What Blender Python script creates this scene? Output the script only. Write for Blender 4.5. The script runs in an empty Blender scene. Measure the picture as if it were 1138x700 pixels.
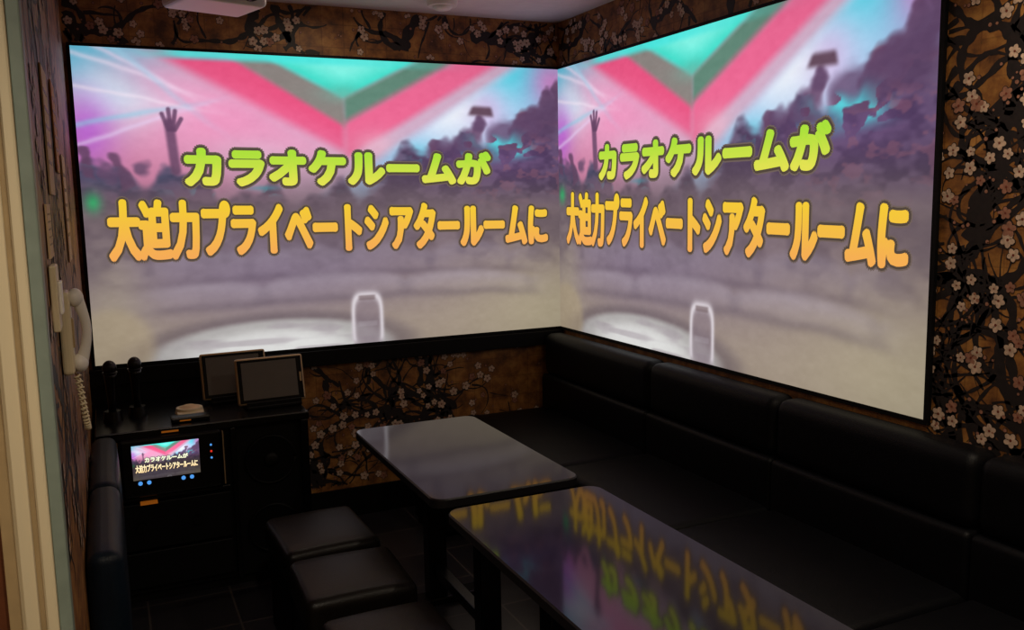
import bpy, bmesh, numpy as np, math, random
from mathutils import Matrix, Vector
D=bpy.data; scn=bpy.context.scene; COL=bpy.context.collection
try:
    scn.view_settings.view_transform='Standard'; scn.view_settings.look='None'
except Exception: pass
def s2l(c):
    c=np.asarray(c,float); return np.where(c<=.04045,c/12.92,((c+.055)/1.055)**2.4)
def rgb(r,g,b): return tuple(s2l(np.array([r,g,b])/255.))+(1.,)
# ---------------- materials ----------------
def mat(name,col,rough=.5,metal=0,noise=0,nscale=20,bump=0,bscale=200,coat=0,emit=None,estr=1,spec=.5):
    m=D.materials.new(name); m.use_nodes=True; nt=m.node_tree; b=nt.nodes['Principled BSDF']
    b.inputs['Base Color'].default_value=col; b.inputs['Roughness'].default_value=rough
    b.inputs['Metallic'].default_value=metal; b.inputs['Coat Weight'].default_value=coat
    b.inputs['Coat Roughness'].default_value=.05
    b.inputs['Specular IOR Level'].default_value=spec
    if emit: b.inputs['Emission Color'].default_value=emit; b.inputs['Emission Strength'].default_value=estr
    tc=nt.nodes.new('ShaderNodeTexCoord')
    n=nt.nodes.new('ShaderNodeTexNoise'); n.inputs['Scale'].default_value=nscale; n.inputs['Detail'].default_value=5
    nt.links.new(tc.outputs['Object'],n.inputs['Vector'])
    cr=nt.nodes.new('ShaderNodeValToRGB'); k=noise
    cr.color_ramp.elements[0].position=.3; cr.color_ramp.elements[1].position=.7
    cr.color_ramp.elements[0].color=tuple(c*(1-k) for c in col[:3])+(1,)
    cr.color_ramp.elements[1].color=tuple(min(1,c*(1+k)) for c in col[:3])+(1,)
    nt.links.new(n.outputs['Fac'],cr.inputs['Fac']); nt.links.new(cr.outputs['Color'],b.inputs['Base Color'])
    if bump:
        n2=nt.nodes.new('ShaderNodeTexNoise'); n2.inputs['Scale'].default_value=bscale
        nt.links.new(tc.outputs['Object'],n2.inputs['Vector'])
        bp=nt.nodes.new('ShaderNodeBump'); bp.inputs['Strength'].default_value=bump; bp.inputs['Distance'].default_value=.002
        nt.links.new(n2.outputs['Fac'],bp.inputs['Height']); nt.links.new(bp.outputs['Normal'],b.inputs['Normal'])
    return m
def mat_img():
    m=D.materials.new('projected_light_image'); m.use_nodes=True; nt=m.node_tree; nt.nodes.clear()
    a=nt.nodes.new('ShaderNodeAttribute'); a.attribute_name='Col'
    e=nt.nodes.new('ShaderNodeEmission'); o=nt.nodes.new('ShaderNodeOutputMaterial')
    nt.links.new(a.outputs['Color'],e.inputs['Color']); nt.links.new(e.outputs[0],o.inputs['Surface']); return m
def mat_gold(name,axis):
    m=D.materials.new(name); m.use_nodes=True; nt=m.node_tree; N=nt.nodes; L=nt.links; b=N['Principled BSDF']
    b.inputs['Roughness'].default_value=.55
    tc=N.new('ShaderNodeTexCoord'); sp=N.new('ShaderNodeSeparateXYZ'); cb=N.new('ShaderNodeCombineXYZ')
    L.new(tc.outputs['Object'],sp.inputs[0]); L.new(sp.outputs[axis],cb.inputs[0]); L.new(sp.outputs[2],cb.inputs[1])
    n=N.new('ShaderNodeTexNoise'); n.inputs['Scale'].default_value=11; n.inputs['Detail'].default_value=6; n.inputs['Roughness'].default_value=.65
    L.new(cb.outputs[0],n.inputs['Vector'])
    cr=N.new('ShaderNodeValToRGB'); el=cr.color_ramp.elements
    el[0].position=.34; el[0].color=rgb(84,50,24); el[1].position=.68; el[1].color=rgb(186,134,68)
    e=el.new(.5); e.color=rgb(142,92,42)
    L.new(n.outputs['Fac'],cr.inputs['Fac'])
    br=N.new('ShaderNodeTexBrick'); br.inputs['Scale'].default_value=1; br.inputs['Brick Width'].default_value=.1; br.inputs['Row Height'].default_value=.1
    br.inputs['Mortar Size'].default_value=.003; br.inputs['Mortar Smooth'].default_value=.5; br.offset=0
    br.inputs['Color1'].default_value=(1,1,1,1); br.inputs['Color2'].default_value=(.68,.66,.6,1); br.inputs['Mortar'].default_value=(.5,.45,.35,1)
    L.new(cb.outputs[0],br.inputs['Vector'])
    mx=N.new('ShaderNodeMix'); mx.data_type='RGBA'; mx.blend_type='MULTIPLY'; mx.inputs['Factor'].default_value=.7
    L.new(cr.outputs['Color'],mx.inputs['A']); L.new(br.outputs['Color'],mx.inputs['B']); L.new(mx.outputs['Result'],b.inputs['Base Color'])
    return m
M={}
M['img']=mat_img()
M['gold_x']=mat_gold('gold_leaf_wallpaper_x',0); M['gold_y']=mat_gold('gold_leaf_wallpaper_y',1)
M['branch']=mat('wallpaper_branch_ink',rgb(24,16,15),.6,noise=.5,nscale=60)
M['petal']=mat('wallpaper_petal',rgb(190,162,140),.6,noise=.3,nscale=80)
M['petal2']=mat('wallpaper_petal_pink',rgb(146,100,80),.6,noise=.3,nscale=80)
M['stamen']=mat('wallpaper_stamen',rgb(110,46,26),.6)
M['ceil']=mat('ceiling_paint',rgb(226,218,216),.8,noise=.04,bump=.2,bscale=90)
M['blk']=mat('black_matte',rgb(8,8,9),.55,noise=.2,spec=.2)
M['blkgl']=mat('black_gloss',rgb(7,7,9),.25,noise=.2,spec=.3)
M['leather']=mat('black_leather',rgb(5,5,8),.5,noise=.2,bump=.35,bscale=260,spec=.14)
M['leatherblue']=mat('navy_leather',rgb(14,26,38),.45,noise=.2,bump=.3,bscale=260,spec=.22)
M['stoolleather']=mat('stool_leather',rgb(17,13,11),.36,noise=.2,bump=.3,bscale=240,spec=.18)
M['table']=mat('table_laminate',rgb(22,20,24),.07,noise=.25,nscale=150,spec=.32)
M['tedge']=mat('table_edge',rgb(22,20,22),.35,spec=.25)
M['metal']=mat('dark_metal',rgb(50,50,52),.35,metal=.9)
M['silver']=mat('silver_trim',rgb(178,150,112),.35,metal=.4)
M['white']=mat('white_plastic',rgb(236,232,226),.4)
M['cream']=mat('cream_plastic',rgb(220,204,168),.45)
M['greengray']=mat('greygreen_rubber',rgb(128,140,128),.5,noise=.1)
M['tan']=mat('tan_paint',rgb(165,140,100),.5,noise=.1)
M['wood']=mat('brown_wood',rgb(92,48,24),.5,noise=.35,nscale=12)
M['grille']=mat('speaker_grille',rgb(9,8,10),.8,noise=.5,nscale=400,spec=.1)
M['screenoff']=mat('tablet_glass',rgb(98,92,86),.3,noise=.05)
M['paper']=mat('paper',rgb(220,190,150),.7,noise=.08)
M['paper2']=mat('paper_orange',rgb(200,140,80),.7,noise=.1)
M['orange']=mat('orange_led',rgb(180,105,28),.5,emit=rgb(200,110,28),estr=.25)
M['blueled']=mat('blue_led',rgb(60,140,240),.5,emit=rgb(90,170,255),estr=.8)
M['redled']=mat('red_led',rgb(240,40,30),.5,emit=rgb(255,60,40),estr=.7)
M['lamp']=mat('unseen_lamp_glass',rgb(255,240,210),.5,emit=rgb(255,225,180),estr=4)
def mat_floor():
    m=mat('floor_tile',rgb(30,30,34),.3,noise=.3,nscale=6); nt=m.node_tree; N=nt.nodes; L=nt.links; b=N['Principled BSDF']
    tc=N.new('ShaderNodeTexCoord'); br=N.new('ShaderNodeTexBrick'); br.offset=0
    br.inputs['Scale'].default_value=1; br.inputs['Brick Width'].default_value=.3; br.inputs['Row Height'].default_value=.3; br.inputs['Mortar Size'].default_value=.004
    br.inputs['Color1'].default_value=rgb(40,38,40); br.inputs['Color2'].default_value=rgb(30,28,32); br.inputs['Mortar'].default_value=rgb(66,60,58)
    L.new(tc.outputs['Object'],br.inputs['Vector']); L.new(br.outputs['Color'],b.inputs['Base Color']); return m
M['floor']=mat_floor()
# ---------------- mesh builder ----------------
class B:
    def __init__(s): s.v=[];s.f=[];s.m=[];s.sm=[];s.mats=[];s.c={}
    def mi(s,k):
        if k not in s.mats: s.mats.append(k)
        return s.mats.index(k)
    def add(s,vs,fs,k,smooth=False,cols=None):
        o=len(s.v); s.v+= [tuple(v) for v in vs]; i=s.mi(k)
        for f in fs: s.f.append(tuple(o+j for j in f)); s.m.append(i); s.sm.append(smooth)
        if cols is not None:
            for j,c in enumerate(cols): s.c[o+j]=c
    def bm(s,bm,k,smooth=False,M4=None):
        if M4 is not None: bmesh.ops.transform(bm,matrix=M4,verts=bm.verts)
        bm.verts.index_update(); s.add([v.co[:] for v in bm.verts],[[v.index for v in f.verts] for f in bm.faces],k,smooth); bm.free()
    def box(s,x0,x1,y0,y1,z0,z1,k,bev=0,seg=2,M4=None):
        bm=bmesh.new(); bmesh.ops.create_cube(bm,size=1)
        for v in bm.verts: v.co=Vector(((x0+x1)/2+v.co.x*(x1-x0),(y0+y1)/2+v.co.y*(y1-y0),(z0+z1)/2+v.co.z*(z1-z0)))
        if bev: bmesh.ops.bevel(bm,geom=bm.edges[:],offset=bev,segments=seg,affect='EDGES',profile=.5)
        s.bm(bm,k,False,M4)
    def cyl(s,c,r,h,k,axis='Z',r2=None,n=24):
        bm=bmesh.new(); bmesh.ops.create_cone(bm,cap_ends=True,segments=n,radius1=r,radius2=r if r2 is None else r2,depth=h)
        R={'Z':Matrix(),'X':Matrix.Rotation(math.pi/2,4,'Y'),'Y':Matrix.Rotation(math.pi/2,4,'X')}[axis]
        s.bm(bm,k,False,Matrix.Translation(c)@R)
    def ell(s,c,rx,ry,rz,k,n=20):
        bm=bmesh.new(); bmesh.ops.create_uvsphere(bm,u_segments=n,v_segments=n//2,radius=1)
        s.bm(bm,k,True,Matrix.Translation(c)@Matrix.Diagonal((rx,ry,rz,1)))
    def torus(s,c,R,r,k,axis='Y',n=32,m=8):
        path=[]
        for i in range(n+1):
            a=2*math.pi*i/n
            p={'Y':(R*math.cos(a),0,R*math.sin(a)),'X':(0,R*math.cos(a),R*math.sin(a)),'Z':(R*math.cos(a),R*math.sin(a),0)}[axis]
            path.append(Vector(c)+Vector(p))
        s.tube(path,r,k,m)
    def tube(s,path,r,k,m=8):
        path=[Vector(p) for p in path]; vs=[];fs=[]; up=Vector((0.13,.37,.91)).normalized()
        for i,p in enumerate(path):
            t=(path[min(i+1,len(path)-1)]-path[max(i-1,0)]).normalized()
            a=t.cross(up); a=a.normalized() if a.length>1e-3 else t.orthogonal().normalized(); b=t.cross(a)
            rr=r[i] if isinstance(r,(list,tuple)) else r
            for j in range(m):
                q=2*math.pi*j/m; vs.append(p+a*rr*math.cos(q)+b*rr*math.sin(q))
        for i in range(len(path)-1):
            for j in range(m):
                j2=(j+1)%m; fs.append((i*m+j,i*m+j2,(i+1)*m+j2,(i+1)*m+j))
        fs.append(tuple(range(m))[::-1]); fs.append(tuple((len(path)-1)*m+j for j in range(m)))
        s.add(vs,fs,k,True)
    def cushion(s,x0,x1,y0,y1,z0,z1,k,r=.03,puff=(0,0,0),nr=5,ni=8):
        c=((x0+x1)/2,(y0+y1)/2,(z0+z1)/2); h=((x1-x0)/2,(y1-y0)/2,(z1-z0)/2)
        def line(H):
            rr=min(r,H*.98); e=[-H+rr*(1-math.cos(math.pi/2*i/nr)) for i in range(nr)]
            inn=[-H+rr+(2*(H-rr))*i/ni for i in range(ni+1)]
            return e+inn+[-q for q in e[::-1]]
        Ls=[line(q) for q in h]
        for ax in range(3):
            a,b=[i for i in range(3) if i!=ax]
            for sg in (-1,1):
                vs=[]
                for p in Ls[a]:
                    for q in Ls[b]:
                        w=[0,0,0]; w[a]=p; w[b]=q; w[ax]=sg*h[ax]
                        inn=[max(-(h[i]-min(r,h[i]*.98)),min(h[i]-min(r,h[i]*.98),w[i])) for i in range(3)]
                        d=Vector(w)-Vector(inn)
                        if d.length>1e-9: w=list(Vector(inn)+d.normalized()*min(r,min(h)*.98))
                        f=[max(0,1-(w[i]/h[i])**2) for i in range(3)]
                        for i in range(3):
                            o=[j for j in range(3) if j!=i]
                            w[i]+=puff[i]*(w[i]/h[i])*f[o[0]]**.7*f[o[1]]**.7
                        vs.append([w[i]+c[i] for i in range(3)])
                na,nb=len(Ls[a]),len(Ls[b]); fs=[]
                for i in range(na-1):
                    for j in range(nb-1):
                        q=(i*nb+j,(i+1)*nb+j,(i+1)*nb+j+1,i*nb+j+1)
                        if (sg>0)==(ax==1): q=q[::-1]
                        fs.append(q)
                s.add(vs,fs,k,True)
    def slab(s,x0,x1,y0,y1,z0,z1,rc,k,kside=None,n=8,ins=.004):
        pts=[]
        for cx,cy,a0 in ((x1-rc,y1-rc,0),(x0+rc,y1-rc,90),(x0+rc,y0+rc,180),(x1-rc,y0+rc,270)):
            for i in range(n+1):
                a=math.radians(a0+90*i/n); pts.append((cx+rc*math.cos(a),cy+rc*math.sin(a),math.cos(a),math.sin(a)))
        N=len(pts)
        rings=[(z0,ins),(z0+ins,0),(z1-ins,0),(z1,ins)]
        vs=[(p[0]-p[2]*i,p[1]-p[3]*i,z) for z,i in rings for p in pts]
        fs=[(a*N+j,a*N+(j+1)%N,(a+1)*N+(j+1)%N,(a+1)*N+j) for a in range(3) for j in range(N)]
        s.add(vs,fs,kside or k,False); s.add(vs[3*N:],[tuple(range(N))],k); s.add(vs[:N],[tuple(range(N))[::-1]],kside or k)
    def obj(s,name,rot=None,parent=None):
        me=D.meshes.new(name); me.from_pydata(s.v,[],s.f)
        for k in s.mats: me.materials.append(M[k])
        me.polygons.foreach_set('material_index',s.m); me.polygons.foreach_set('use_smooth',s.sm)
        if s.c:
            ca=me.color_attributes.new('Col','FLOAT_COLOR','POINT'); arr=np.zeros((len(s.v),4),np.float32); arr[:,3]=1
            idx=np.fromiter(s.c.keys(),int); arr[idx,:3]=np.array(list(s.c.values()))
            ca.data.foreach_set('color',arr.ravel())
        me.update(); o=D.objects.new(name,me); COL.objects.link(o)
        if parent: o.parent=parent
        return o
# ---------------- constants ----------------
XL=-2.25; YF=-4.9; ZC=2.38; SW=2.2238; SR=2.2802; S0,S1=.84,2.15
# ---------------- camera ----------------
f,yaw,pitch,roll,cx,cy,cz=980.0,.431,.13,-.0187,-2.155,-4.0682,1.5021
fw=Vector((math.sin(yaw)*math.cos(pitch),math.cos(yaw)*math.cos(pitch),-math.sin(pitch)))
r=Vector((math.cos(yaw),-math.sin(yaw),0)); u=r.cross(fw)
r2=r*math.cos(roll)+u*math.sin(roll); u2=-r*math.sin(roll)+u*math.cos(roll)
cam=D.objects.new('camera',D.cameras.new('camera')); COL.objects.link(cam); scn.camera=cam
mw=Matrix((r2,u2,-fw)).transposed().to_4x4(); mw.translation=Vector((cx,cy,cz)); cam.matrix_world=mw
cam.data.sensor_width=36; cam.data.lens=f*36/1138; cam.data.clip_start=.02
# ---------------- wallpaper pattern ----------------
def pattern(b,s0,s1,t0,t1,holes,mp,seed,fl=1.,sp=.36):
    """mp(s,t,off)->xyz ; gnarly plum branches with blossom clusters printed on the wallpaper"""
    R=random.Random(seed)
    def ok(p):
        if not(s0+.004<p[0]<s1-.004 and t0+.004<p[1]<t1-.004): return False
        return not any(h[0]<p[0]<h[1] and h[2]<p[1]<h[3] for h in holes)
    def poly(pts,k,off):
        if all(ok(p) for p in pts): b.add([mp(p[0],p[1],off) for p in pts],[tuple(range(len(pts)))],k)
    cnt=[0]; placed=[]
    def flower(x,y,rad,kind):
        if any((x-a)**2+(y-c)**2<(.024)**2 for a,c in placed): return
        placed.append((x,y))
        a0=R.random()*6.28; cnt[0]+=1; o=.0012+.00002*(cnt[0]%25)
        for q in range(5):
            a=a0+q*2*math.pi/5; px,py=x+math.cos(a)*rad*.56,y+math.sin(a)*rad*.56
            for sc,k,of in ((1.28,'branch',o),(1.,kind,o+.0006)):
                pts=[]
                for i in range(9):
                    t=2*math.pi*i/9; lx=math.cos(t)*rad*.46*sc; ly=math.sin(t)*rad*.38*sc
                    pts.append((px+lx*math.cos(a)-ly*math.sin(a),py+lx*math.sin(a)+ly*math.cos(a)))
                poly(pts,k,of+(.0001 if q%2 else 0))
        poly([(x+math.cos(i*1.047)*rad*.2,y+math.sin(i*1.047)*rad*.2) for i in range(6)],'stamen',o+.0009)
    def bud(x,y,rad):
        poly([(x+math.cos(i*.9)*rad*1.3,y+math.sin(i*.9)*rad*1.3) for i in range(7)],'branch',.0011)
        poly([(x+math.cos(i*.9)*rad,y+math.sin(i*.9)*rad) for i in range(7)],'petal2',.0022)
    cl=[]
    def cluster(x,y):
        if R.random()>fl or any((x-a)**2+(y-c)**2<.011 for a,c in cl): return
        cl.append((x,y))
        for _ in range(R.randint(3,8)):
            flower(x+R.gauss(0,.036),y+R.gauss(0,.036),R.uniform(.014,.022),'petal' if R.random()<.8 else 'petal2')
        for _ in range(R.randint(2,6)): bud(x+R.gauss(0,.06),y+R.gauss(0,.06),R.uniform(.003,.006))
    def branch(x,y,a,w,n,lv):
        curv=R.uniform(-.08,.08); pl=None
        for i in range(n):
            if R.random()<.14: curv=R.uniform(-.17,.17) if lv<2 else R.uniform(-.24,.24)
            a+=curv+R.gauss(0,.10); st=.013; x2,y2=x+math.cos(a)*st,y+math.sin(a)*st
            w2=w*(1-i/n*.75)*(1+.25*math.sin(i*1.3+seed)+R.uniform(-.14,.14)); nx,ny=-math.sin(a)*w2/2,math.cos(a)*w2/2
            l,rr=(x2+nx,y2+ny),(x2-nx,y2-ny)
            if pl: poly([pl[0],pl[1],rr,l],'branch',.0006+.00003*lv)
            pl=(l,rr); x,y=x2,y2
            if lv<3 and R.random()<(.12,.10,.04)[lv]: branch(x,y,a+R.choice((-1,1))*R.uniform(.6,1.3),w*R.uniform(.38,.62),int(n*R.uniform(.4,.7)),lv+1)
            if R.random()<(.01,.03,.04,.05)[lv]: cluster(x,y)
        if lv>=1: cluster(x,y)
    s=s0
    while s<s1+.2:
        t=t0-.1
        while t<t1+.2:
            inside=all(not(h[0]+.3<s<h[1]-.3 and h[2]+.3<t<h[3]-.3) for h in holes)
            if inside: branch(s+R.uniform(-.15,.15),t+R.uniform(-.15,.15),R.uniform(0,6.28),R.uniform(.036,.066),R.randint(35,60),0)
            t+=sp
        s+=sp
def plane(b,mp,s0,s1,t0,t1,k,th=.05):
    q=[mp(a,c,o) for o in (0,-th) for a,c in ((s0,t0),(s1,t0),(s1,t1),(s0,t1))]
    b.add(q,[(0,1,2,3),(7,6,5,4),(0,4,5,1),(1,5,6,2),(2,6,7,3),(3,7,4,0)],k)
b=B(); mp=lambda s,t,o:(s,-o,t); plane(b,mp,XL,0,0,ZC,'gold_x')
pattern(b,XL,0,.15,ZC,[(-2.24,-.005,.76,2.16),(-2.25,-1.5,0,.8)],mp,5,.6,.44); b.obj('wall_back')
b=B(); mp=lambda s,t,o:(-o,s,t); plane(b,mp,YF,0,0,ZC,'gold_y')
pattern(b,YF,0,.75,ZC,[(-SR,0,.8,2.16)],mp,19,.9,.40); b.obj('wall_right')
b=B(); mp=lambda s,t,o:(XL+o,s,t); plane(b,mp,-2.45,0,0,ZC,'gold_y')
pattern(b,-2.45,0,.1,ZC,[],mp,21,.2,.6); b.obj('wall_left')
b=B(); b.box(-3.1,.05,YF-.05,YF,0,ZC,'tan'); b.obj('wall_front')
b=B(); b.box(-3.1,.05,YF-.05,.05,-.04,0,'floor'); b.obj('floor')
b=B(); b.box(-3.1,.05,YF-.05,.05,ZC,ZC+.04,'ceil'); b.obj('ceiling')
b=B(); b.box(-3.1,-2.33,-2.50,-2.46,0,1.06,'wood'); b.box(-3.1,-2.33,-2.50,-2.46,1.06,ZC,'tan'); b.box(-3.14,-3.1,YF,-2.46,0,ZC,'tan'); b.obj('wall_corridor')
b=B(); b.box(XL,0,-.012,-.0005,0,.14,'blk'); b.obj('baseboard_back')
b=B(); b.box(XL,-1.45,-.02,-.001,.6,.80,'blk'); b.box(XL,-.001,-.03,-.001,.752,.824,'blk',.003); b.obj('trim_1')
# door frame (end of left wall, jamb of the doorway)
b=B(); b.box(-2.33,-2.266,-2.50,-2.451,0,ZC,'cream',.004); b.box(-2.266,-2.246,-2.495,-2.451,0,ZC,'greengray',.003)
b.box(-2.335,-2.318,-2.515,-2.49,0,ZC,'tan',.002); b.box(-2.292,-2.284,-2.508,-2.49,0,ZC,'tan',.002); b.obj('door_1_frame')
# ---------------- projected picture ----------------
def vnoise(U,V,sc,seed):
    rs=np.random.RandomState(seed); g=rs.rand(int(sc)+4,int(sc)+4); x=np.clip(U,0,1)*sc; y=np.clip(V,0,1)*sc; i=x.astype(int);j=y.astype(int); fx=x-i;fy=y-j
    fx=fx*fx*(3-2*fx);fy=fy*fy*(3-2*fy)
    return g[i,j]*(1-fx)*(1-fy)+g[i+1,j]*fx*(1-fy)+g[i,j+1]*(1-fx)*fy+g[i+1,j+1]*fx*fy
def fbm(U,V,sc,seed): return (vnoise(U,V,sc,seed)*.5+vnoise(U,V,sc*2,seed+1)*.3+vnoise(U,V,sc*4,seed+2)*.2)
def sst(a,b_,x): t=np.clip((x-a)/(b_-a),0,1); return t*t*(3-2*t)
def picture(U,V):
    C=np.zeros(U.shape+(3,))
    def ov(col,m):
        nonlocal C
        m=np.clip(m,0,1)[...,None]; C=C*(1-m)+np.array(col,float)/255*m
    def ga(cu,cv,ru,rv): return np.exp(-((U-cu)/ru)**2-((V-cv)/rv)**2)
    def pol(pts,soft=.008):
        m=np.ones_like(U); n=len(pts)
        for i in range(n):
            (x0,y0),(x1,y1)=pts[i],pts[(i+1)%n]; ex,ey=x1-x0,(y1-y0)*.59; L=math.hypot(ex,ey)
            d=(ex*(V-y0)*.59-ey*(U-x0))/L; m=m*sst(-soft,soft,d)
        return m
    wu=U+.045*(fbm(U,V,14,40)-.5); wv=V+.07*(fbm(U,V,16,50)-.5)
    # lounge part
    C[...]=np.array([166,150,134])/255.
    ov((132,114,120),sst(.04,.42,V)*.95)
    ov((130,114,136),ga(.35,.3,.35,.2)*.85)
    ov((184,172,142),ga(.99,.05,.2,.25)*.7); ov((178,166,142),ga(.04,.2,.06,.2)*.5)
    n=fbm(U,V,14,7); ov((92,78,90),sst(.40,.7,n)*.45*sst(.20,.34,V))
    # curved couch: soft back cushions and seat cushions
    lu=U+.02*(fbm(U,V,8,91)-.5)
    def couch(sh,th,col,seamcol,k,gap,seed):
        base=sh+.06*np.sqrt(np.clip(1-((U-.47)/.52)**2,0,1))+.022*(fbm(U,V,7,seed)-.5)
        ph=(lu*gap+seed*.37)%1; lump=np.sin(np.pi*ph)**.6
        top=base+th*(.6+.4*lump); t=np.clip((V-base)/(top-base+1e-6),0,1)
        m=sst(base-.012,base+.012,V)*sst(top+.022,top-.02,V)*sst(.05,.16,U)*sst(1.0,.86,U)
        ov(col,m*(.15+.6*t**1.5)*k*(.65+.7*(fbm(U,V,10,seed+5)-.2)))
        ov(seamcol,m*sst(.10,.0,np.minimum(ph,1-ph))*.22*k); ov(seamcol,np.exp(-((V-base)/.016)**2)*.33*k*sst(.05,.16,U)*sst(1.,.84,U))
    couch(.20,.10,(158,146,164),(90,76,92),.8,5.2,31)
    couch(.115,.08,(176,164,176),(88,76,90),.85,3.3,35)
    e=((U-.34)/.25)**2+((V+.005)/.115)**2
    ov((96,84,94),sst(1.8,1.1,e)*.5)
    ov((192,190,188),sst(1.15,.75,e)*.85); ov((240,240,238),sst(.75,.1,e)*.85); ov((164,152,160),sst(.45,.72,vnoise(U,V*3,20,44))*sst(1.1,.5,e)*.5)
    e=((U-.03)/.085)**2+((V-.05)/.14)**2; ov((180,162,132),sst(1.15,.5,e)*.6)
    # arch chair
    ax=np.abs(U-.532)/.036; ay=np.abs(V-.075)/.115; q=(ax**4+ay**4)**.25
    ov((140,124,134),sst(1.,.85,q)*.6); ov((228,220,226),np.exp(-((q-.86)/.13)**2)*.9*sst(-.01,.02,V))
    ov((110,90,92),sst(.022,.014,np.abs(U-.532))*sst(.012,.006,np.abs(V-.165))*.6); ov((170,160,168),sst(.024,.018,np.abs(U-.532))*sst(.012,.006,np.abs(V-.07))*.4)
    # club part
    cm=sst(.44,.60,V+.04*(fbm(U,V,7,77)-.5))
    base=C.copy(); C[...]=np.array([212,176,202])/255.
    ov((240,120,166),sst(.85,.6,V)*sst(.5,.1,U)*.6)
    ov((248,150,194),ga(.22,.78,.14,.12)*.8); ov((250,220,240),ga(.37,.67,.12,.06)*.6); ov((242,222,244),ga(.12,.84,.10,.07)*.7)
    ov((70,205,235),ga(.02,1.0,.10,.12)); ov((225,246,255),ga(.05,.86,.06,.10)*.85); ov((196,100,222),ga(.015,.74,.05,.12)*.85)
    ov((238,88,134),pol([(.06,1.06),(.50,.68),(.50,.80),(.255,1.02)],.014))
    ov((246,150,194),pol([(.0,1.0),(.42,.62),(.50,.70),(.09,.99)],.05)*.6)
    ov((142,134,130),pol([(.245,1.02),(.50,.77),(.50,.87),(.32,1.02)]))
    ov((60,226,206),pol([(.315,1.02),(.50,.865),(.68,1.02)])); ov((140,255,240),pol([(.34,1.03),(.50,.91),(.66,1.03)],.03)*.95); ov((120,175,160),ga(.5,.88,.05,.03)*.6)
    ov((100,138,122),pol([(.50,.77),(.765,1.02),(.68,1.02),(.50,.865)]))
    ov((240,104,148),pol([(.50,.66),(.86,1.02),(.755,1.02),(.50,.785)],.012)*.97)
    ov((250,190,212),ga(.57,.70,.05,.05)*.7); ov((80,242,235),sst(.965,.99,V)*sst(.8,.4,U)*sst(.08,.2,U)*.9)
    g=sst(.0,.06,(U-.50)*1.05-(V-.66)*1.0-.045)
    ov((176,212,250),g*.95); ov((255,253,255),ga(.73,.88,.11,.15)*g); ov((90,228,246),ga(.9,.99,.12,.12)*g); ov((226,180,230),ga(.82,.84,.05,.1)*g*.6); ov((100,215,238),ga(.66,.67,.05,.05)*.7)
    ov((220,130,200),ga(.98,.95,.06,.1)*.85)
    for sl,of,cc,w in ((-.55,.98,(255,235,255),.006),(-.9,1.04,(255,225,250),.005),(.35,.76,(150,215,240),.007),(-.3,.88,(255,240,255),.005),(.6,.70,(240,220,255),.005),(-1.4,1.1,(170,220,245),.006)):
        ov(cc,np.exp(-((V-of-sl*U+.02*(fbm(U,V,9,66)-.5))/w/(1.+abs(sl)))**2)*sst(.30,.08,U)*.55)
    # crowd
    hb=.60+.03*np.sin(U*43)+.022*np.sin(U*91+1)
    right=sst(.54,.74,U)*.12+sst(.78,1.,U)*.12
    hh=hb+right-.07*sst(.15,.3,U)*sst(.6,.5,U)
    cr=sst(.035,-.02,wv-hh)
    ov((106,80,108),cr*.9); ov((54,42,66),cr*sst(.4,.62,fbm(U,V,22,9))*.7); ov((104,72,128),cr*ga(.85,.66,.2,.1)*.6)
    ov((54,78,112),cr*ga(.08,.62,.12,.06)*.85); ov((150,96,118),cr*sst(.5,.62,fbm(U,V,30,19))*sst(.7,.85,U)*.5)
    lim=((.167,.62,.160,.77,.009),(.158,.75,.148,.80,.004),(.162,.75,.160,.815,.004),(.166,.75,.172,.81,.004),(.170,.75,.182,.785,.004),(.79,.70,.80,.80,.016),(.93,.78,.965,.90,.014),(.08,.58,.07,.67,.010),(.02,.60,.015,.68,.009),(.69,.64,.70,.71,.010),(.89,.76,.93,.85,.014),(.97,.82,1.0,.93,.012))
    for i,(x0,y0,x1,y1,w) in enumerate(lim):
        qu,qv=(U,V) if i<5 else (wu,wv)
        px,py=qu-x0,(qv-y0)*.59; dx,dy=x1-x0,(y1-y0)*.59; t=np.clip((px*dx+py*dy)/(dx*dx+dy*dy),0,1); d=np.hypot(px-t*dx,py-t*dy)
        ov((104,70,102),sst(w*1.5,w*.5,d)*.85)
    for (x0,y0,rr) in ((.80,.79,.022),(.86,.75,.04),(.95,.80,.045),(.99,.85,.045),(.91,.77,.035),(.05,.62,.02),(.11,.63,.018),(.72,.70,.022),(.76,.72,.026)):
        d=np.hypot(wu-x0,(wv-y0)*.59); ov((100,74,108),sst(rr*1.25,rr*.5,d)*.8)
    ov((92,64,80),pol([(.775,.82),(.835,.815),(.83,.85),(.785,.852)],.006)*.9)
    sq=sst(.52,.58,vnoise(wu,wv,46,15)); ov((90,225,235),cr*sq*(ga(.84,.73,.05,.03)+ga(.88,.69,.04,.025)+ga(.75,.66,.08,.02)*.6+ga(.06,.66,.06,.02)+ga(.3,.55,.12,.015)*.6))
    top=C.copy(); C=base*(1-cm[...,None])+top*cm[...,None]
    ov((40,225,120),ga(.018,.52,.014,.03)*.8); ov((60,180,200),ga(.33,.56,.03,.008)*.6)
    ov((100,84,90),ga(.5,.50,.6,.15)*.5)
    C*= (1-.08*((U-.5)/.5)**4-.06*(np.abs(V-.5)/.5)**4)[...,None]
    C=C+(fbm(U,V,60,90)-.5)[...,None]*.035
    return np.clip(C,0,1)
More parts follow.
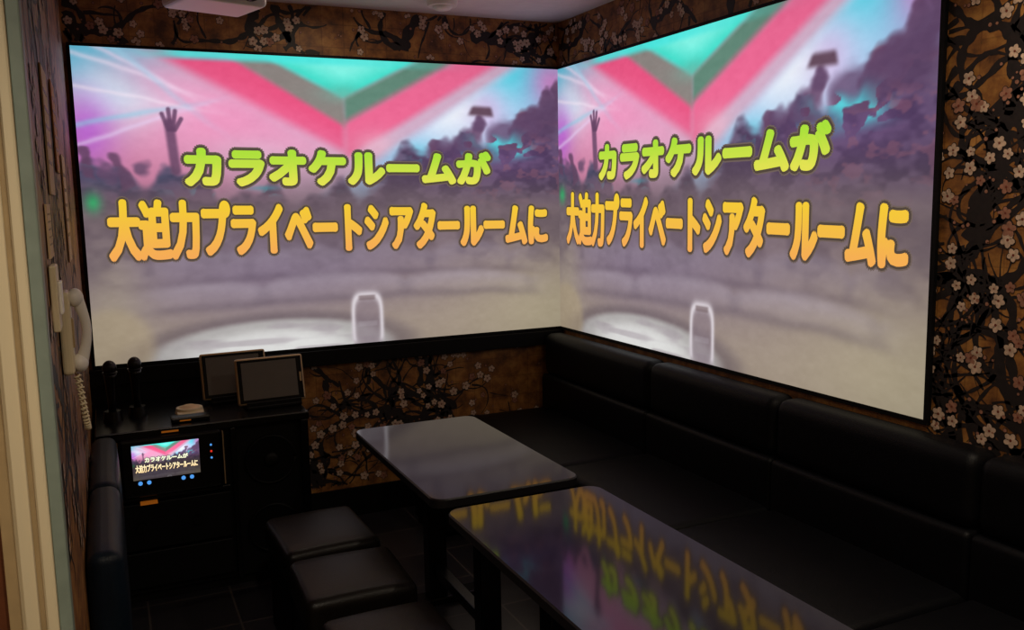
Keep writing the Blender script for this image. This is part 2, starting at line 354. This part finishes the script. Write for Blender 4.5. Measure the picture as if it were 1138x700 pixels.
def text2d(body):
    cu=D.curves.new('tmp','FONT'); cu.body=body; cu.size=1; cu.resolution_u=3; o=D.objects.new('tmp',cu); COL.objects.link(o)
    dg=bpy.context.evaluated_depsgraph_get(); me=D.meshes.new_from_object(o.evaluated_get(dg))
    v=np.array([q.co[:2] for q in me.vertices]); fs=[tuple(p.vertices) for p in me.polygons]
    D.objects.remove(o); D.curves.remove(cu); D.meshes.remove(me)
    v=(v-v.min(0))/(v.max(0)-v.min(0)); return v,fs
T1=text2d('カラオケルームが'); T2=text2d('大迫力プライベートシアタールームに')
def image_panel(b,mp,w,h,nu,nv,gain=1.,dark=0):
    """mp(a,c,off): a,c metres in the picture plane"""
    u_=np.linspace(0,1,nu); v_=np.linspace(0,1,nv); U,V=np.meshgrid(u_,v_,indexing='ij')
    P0=picture(U,V)
    if dark: P0=P0*(1-dark*sst(.75,.45,V)[...,None])
    Cc=s2l(P0)*gain
    vs=[mp(a*w,c*h,0) for a in u_ for c in v_]
    fs=[(i*nv+j,(i+1)*nv+j,(i+1)*nv+j+1,i*nv+j+1) for i in range(nu-1) for j in range(nv-1)]
    b.add(vs,fs,'img',False,Cc.reshape(-1,3))
    def line(T,q,ctop,cbot,bold,outl,off):
        v,fs=T; (bl,br,tr,tl)=q
        P=np.array([(1-x)*(1-y)*np.array(bl)+x*(1-y)*np.array(br)+x*y*np.array(tr)+(1-x)*y*np.array(tl) for x,y in v])*np.array([w,h])
        y=v[:,1:2]; col=s2l((np.array(ctop)*y+np.array(cbot)*(1-y))/255.)*gain
        k=w/2.22
        for ring,(rr,oc) in enumerate(((outl,(112,96,90)),(outl*.8,(82,70,60)))):
            if dark: oc=(30,22,30)
            for i in range(16):
                a=i*math.pi/8; sh=np.array([math.cos(a),math.sin(a)])*rr*k
                b.add([mp(p[0]+sh[0],p[1]+sh[1],off*.4+ring*off*.25+i*1e-5) for p in P],fs,'img',False,np.tile(s2l(np.array(oc)/255.)*gain,(len(P),1)))
        for i in range(13):
            a=i*math.pi/6; rr=bold*k if i<12 else 0; sh=np.array([math.cos(a),math.sin(a)])*rr
            b.add([mp(p[0]+sh[0],p[1]+sh[1],off+i*1e-5) for p in P],fs,'img',False,col)
    a1,a2,b1,b2=((166,224,58),(230,226,84),(244,206,52),(246,170,88)) if not dark else ((235,240,215),(240,240,200),(250,235,190),(250,215,160))
    line(T1,((.186,.575),(.822,.572),(.822,.678),(.186,.693)),a1,a2,.0115,.026,.002)
    line(T2,((.043,.337),(.962,.330),(.962,.487),(.043,.524)),b1,b2,.010,.0225,.003)
b=B(); mp=lambda a,c,o:(-SW+a,-.010-o,S0+c); image_panel(b,mp,SW-.004,S1-S0,460,270)
for q in ((-SW-.012,-.0,S0-.014,S0),(-SW-.012,0,S1,S1+.012),(-SW-.014,-SW,S0,S1)): b.box(q[0],q[1],-.014,-.001,q[2],q[3],'blk')
b.obj('projection_screen')
b=B(); mp=lambda a,c,o:(-.010-o,-.006-a,S0+c); image_panel(b,mp,SR-.006,S1-S0,460,270)
for q in ((-SR-.014,-.015,S0-.014,S0),(-SR-.014,-.015,S1,S1+.012),(-SR-.016,-SR,S0,S1)): b.box(-.014,-.001,q[0],q[1],q[2],q[3],'blk')
b.obj('projection_screen')
# ---------------- sofa ----------------
b=B(); ys=[-.03,-1.0,-1.77,-2.54,-3.31,-4.08,-4.85]
for y1,y0 in zip(ys[:-1],ys[1:]):
    b.cushion(-.125,-.006,y0+.001,y1-.001,.60,.815,'leather',.04,(.004,0,.001))
    b.cushion(-.138,-.006,y0+.001,y1-.001,.40,.605,'leather',.018,(.006,0,0))
    b.cushion(-.56,-.05,y0+.001,y1-.001,.28,.43,'leather',.03,(0.005,0,.010))
b.box(-.52,-.006,ys[-1],ys[0],.0,.29,'blk',.005); b.obj('bench_sofa')
b=B(); ys=[-.70,-1.3,-1.88]
for y1,y0 in zip(ys[:-1],ys[1:]): b.cushion(XL+.006,XL+.085,y0+.002,y1-.002,.25,.70,'leatherblue',.03,(.008,0,0))
b.box(XL+.006,XL+.07,ys[-1],ys[0],0,.26,'blk'); b.obj('padded_bench_backrest')
# ---------------- tables ----------------
def table(x0,x1,y0,y1,z,name):
    b=B(); b.slab(x0,x1,y0,y1,z-.030,z,.045,'table','tedge')
    xm=(x0+x1)/2
    b.box(x0+.06,x1-.06,y0+.08,y1-.08,z-.07,z-.030,'blk',.003)
    for yy in (y0+.2,y1-.2):
        b.box(xm-.035,xm+.035,yy-.035,yy+.035,.03,z-.06,'blkgl',.006); b.box(x0+.05,x1-.05,yy-.04,yy+.04,0,.03,'blkgl',.008)
    b.box(xm-.02,xm+.02,y0+.2,y1-.2,.12,.16,'blkgl',.004)
    return b.obj(name)
table(-1.35,-.865,-1.76,-.86,.65,'low_table'); table(-1.35,-.865,-3.0,-1.84,.65,'low_table')
# ---------------- stools ----------------
def stool(xc,yc,w,d,z,ang):
    b=B(); b.cushion(-w/2,w/2,-d/2,d/2,z-.11,z,'stoolleather',.028,(0,0,.012))
    b.tube([(-w/2+.01,-d/2+.01,z-.1),(w/2-.01,-d/2+.01,z-.1),(w/2-.01,d/2-.01,z-.1),(-w/2+.01,d/2-.01,z-.1),(-w/2+.01,-d/2+.01,z-.1)],.006,'blkgl')
    b.box(-w/2+.012,w/2-.012,-d/2+.012,d/2-.012,.03,z-.09,'leather',.01)
    for sx in (-1,1):
        for sy in (-1,1): b.cyl((sx*(w/2-.04),sy*(d/2-.04),.016),.018,.032,'metal')
    o=b.obj('square_stool'); o.location=(xc,yc,0); o.rotation_euler[2]=ang
stool(-1.56,-1.20,.31,.37,.42,.03); stool(-1.56,-1.60,.32,.33,.42,-.03); stool(-1.56,-2.03,.31,.34,.42,0); stool(-.76,-.36,.32,.32,.46,0)
# ---------------- karaoke cabinet ----------------
b=B(); X0,X1,Y0,ZT=-2.235,-1.465,-.60,.68
b.box(X0,X1,Y0+.03,-.04,.04,ZT-.02,'blk',.004); b.box(X0-.0,X1+.005,Y0,-.04,ZT-.03,ZT,'blkgl',.004); b.box(X0+.03,X1-.03,Y0+.05,-.05,0,.05,'blk')
b.box(X0,X0+.03,Y0,-.04,.04,ZT-.03,'blkgl',.003); b.box(X1-.03,X1,Y0,-.04,.04,ZT-.03,'blkgl',.003); b.box(-1.765,-1.745,Y0,-.04,.04,ZT-.03,'blkgl',.003)
b.box(-2.16,-1.80,Y0-.02,Y0+.03,.43,.655,'blkgl',.012,3)
for x in (-2.165,-1.795): b.box(x-.002,x+.002,Y0-.022,Y0,.44,.645,'silver')
b.box(-2.205,-2.2,Y0-.004,Y0+.02,.43,.62,'silver')
b.box(-2.2,-1.775,Y0+.0,Y0+.03,.415,.427,'blkgl',.002)
b.box(-2.10,-2.04,Y0-.006,Y0+.02,.397,.405,'orange')
b.box(-2.2,-1.775,Y0+.005,Y0+.03,.22,.40,'blk',.004); b.box(-2.2,-1.775,Y0+.005,Y0+.03,.07,.21,'blk',.004)
for x in (-2.1,-1.9): b.cyl((x,Y0,.31),.018,.02,'blkgl','Y')
for z in (.50,.22): b.torus((-1.615,Y0+.02,z),.095,.006,'blk'); b.cyl((-1.615,Y0+.025,z),.09,.02,'grille','Y',n=40); b.ell((-1.615,Y0+.015,z),.03,.012,.03,'blk')
b.box(-2.01,-1.95,Y0-.001,Y0+.01,ZT-.018,ZT-.011,'orange')
mp=lambda a,c,o:(-2.118+a,Y0-.0215-o*.3,.475+c); image_panel(b,mp,.235,.155,120,70,gain=1.2,dark=.5)
b.box(-2.118,-1.883,Y0-.0226,Y0-.0215,.475,.499,'blkgl')
for i,x in enumerate((-2.095,-2.065,-1.945,-1.915)): b.cyl((x,Y0-.024,.487),.0075,.003,'blueled','Y',n=12)
for i,z in enumerate((.60,.575,.55)): b.cyl((-1.84,Y0-.021,z),.004,.004,'redled' if i==1 else 'blueled','Y',n=10)
b.obj('karaoke_cabinet')
def tablet(xc,yc,w,h,z,yaw,tilt):
    b=B(); b.box(-w/2,w/2,-.011,.011,0,h,'silver',.009,3); b.box(-w/2+.007,w/2-.007,-.0125,-.005,.007,h-.007,'blkgl',.003); b.box(-w/2+.022,w/2-.03,-.0135,-.012,.02,h-.018,'screenoff')
    b.box(w/2-.02,w/2-.012,-.014,-.012,h*.4,h*.6,'silver')
    R=Matrix.Rotation(tilt,4,'X'); 
    b.v=[tuple(R@Vector(p)+Vector((0,0,.012))) for p in b.v]
    b.box(-w*.4,w*.4,-.05,.07,0,.014,'blk',.004); b.box(-w*.3,w*.3,.035,.045,0,h*.55,'blk',.003); b.box(-w*.4,w*.4,-.045,-.035,.0,.03,'blk',.003)
    o=b.obj('tablet_remote'); o.location=(xc,yc,z); o.rotation_euler[2]=yaw
tablet(-1.57,-.42,.275,.19,.68,.05,-.22); tablet(-1.69,-.24,.27,.195,.68,.05,-.22)
for x,y in ((-2.17,-.38),(-2.08,-.34)):
    b=B(); b.cyl((0,0,.02),.036,.04,'blkgl',r2=.03); b.tube([(0,0,.03),(0,0,.08),(0,0,.17),(0,0,.185)],[.014,.015,.021,.024],'blkgl',16)
    b.torus((0,0,.19),.025,.003,'metal','Z'); b.ell((0,0,.208),.026,.026,.03,'metal'); o=b.obj('microphone'); o.location=(x,y,.68)
b=B(); b.cyl((0,0,.010),.055,.020,'cream',r2=.05); b.cyl((0,0,.024),.042,.01,'paper',r2=.02); b.box(-.05,.05,-.07,.02,0,.010,'cream',.003); o=b.obj('ashtray'); o.location=(-1.89,-.37,.68)
b=B(); b.box(-.07,.07,-.03,.03,0,.02,'blkgl',.005); b.box(-.04,.0,-.032,-.028,.007,.011,'orange'); o=b.obj('remote_control'); o.location=(-1.90,-.52,.68)
# ---------------- intercom phone ----------------
b=B(); yc=-2.06; x=XL
b.box(x+.002,x+.024,yc-.04,yc+.04,1.165,1.335,'cream',.008,3); b.box(x+.022,x+.028,yc-.03,yc+.0,1.22,1.28,'tan',.002)
hp=[]
for i in range(15):
    t=i/14; z=1.18+t*.14; hp.append((x+.034+.016*math.sin(math.pi*t),yc+.015,z))
b.tube(hp,[.009+.005*abs(2*i/14-1)**2 for i in range(15)],'white',12)
b.ell((x+.033,yc+.015,1.318),.016,.022,.020,'white'); b.ell((x+.033,yc+.015,1.182),.016,.022,.020,'white')
cp=[]
for i in range(400):
    t=i/399; a=t*2*math.pi*30; yy=yc+.03-.06*t; zz=1.165-.12*math.sin(math.pi*t); xx=x+.026+.012*math.sin(math.pi*t)
    cp.append((xx+.005*math.cos(a),yy+.005*math.sin(a),zz+.001*math.sin(a)))
b.tube(cp,.0022,'cream',5); b.obj('intercom_phone')
for (y,z,w,h,k) in ((-1.95,1.66,.18,.26,'paper'),(-1.55,1.70,.16,.22,'paper2'),(-2.2,1.46,.12,.1,'paper'),(-1.2,1.5,.2,.3,'paper')):
    b=B(); b.box(XL+.002,XL+.006,y-w/2,y+w/2,z-h/2,z+h/2,k,.001)
    for i in range(5): b.box(XL+.006,XL+.0065,y-w*.4,y+w*.3,z+h*(.3-.14*i),z+h*(.33-.14*i),'wood')
    b.obj('paper_notice')
b=B(); b.box(XL+.002,XL+.014,-2.30,-2.22,1.28,1.40,'cream',.003); b.box(XL+.014,XL+.02,-2.28,-2.24,1.31,1.37,'white',.002); b.obj('light_switch')
# ---------------- ceiling things ----------------
b=B(); b.box(-.15,.15,-.12,.12,-.045,.045,'white',.02,4); b.cyl((.08,-.122,0),.033,.03,'blkgl','Y'); b.cyl((0,0,.08),.02,.08,'metal'); b.cyl((0,0,.12),.06,.01,'white')
for i in range(6): b.box(-.13,-.03,-.122,-.118,-.03+i*.011,-.025+i*.011,'metal')
o=b.obj('ceiling_projector'); o.location=(-1.73,-.62,ZC-.126); o.rotation_euler[2]=.3
b=B(); b.cyl((0,0,-.012),.065,.024,'white',r2=.07,n=32); b.ell((0,0,-.024),.045,.045,.02,'white'); o=b.obj('smoke_detector'); o.location=(-.72,-.27,ZC)
def added_downlight(x,y,p,col=(1,.84,.64),z=ZC,spread=2.4):  # unseen fixture with area lamp, added for its light
    b=B(); b.cyl((0,0,-.004),.06,.008,'white',n=32); b.cyl((0,0,-.009),.045,.004,'lamp',n=32); o=b.obj('unseen_downlight'); o.location=(x,y,z)
    l=D.lights.new('unseen_downlight_lamp','AREA'); l.shape='DISK'; l.size=.09; l.energy=p; l.color=col; l.spread=spread
    q=D.objects.new('unseen_downlight_lamp',l); COL.objects.link(q); q.parent=o; q.location=(0,0,-.02)
added_downlight(-.42,-2.9,8); added_downlight(-1.85,-3.7,12); added_downlight(-2.62,-3.3,7,(1,.9,.76)); added_downlight(-1.2,-.45,1.5,spread=3.0)  # first lights right wallpaper; others added to brighten phone, jamb, upper back wall
w=D.worlds.new('world'); scn.world=w; w.use_nodes=True; w.node_tree.nodes['Background'].inputs[0].default_value=(.05,.045,.045,1); w.node_tree.nodes['Background'].inputs[1].default_value=.1
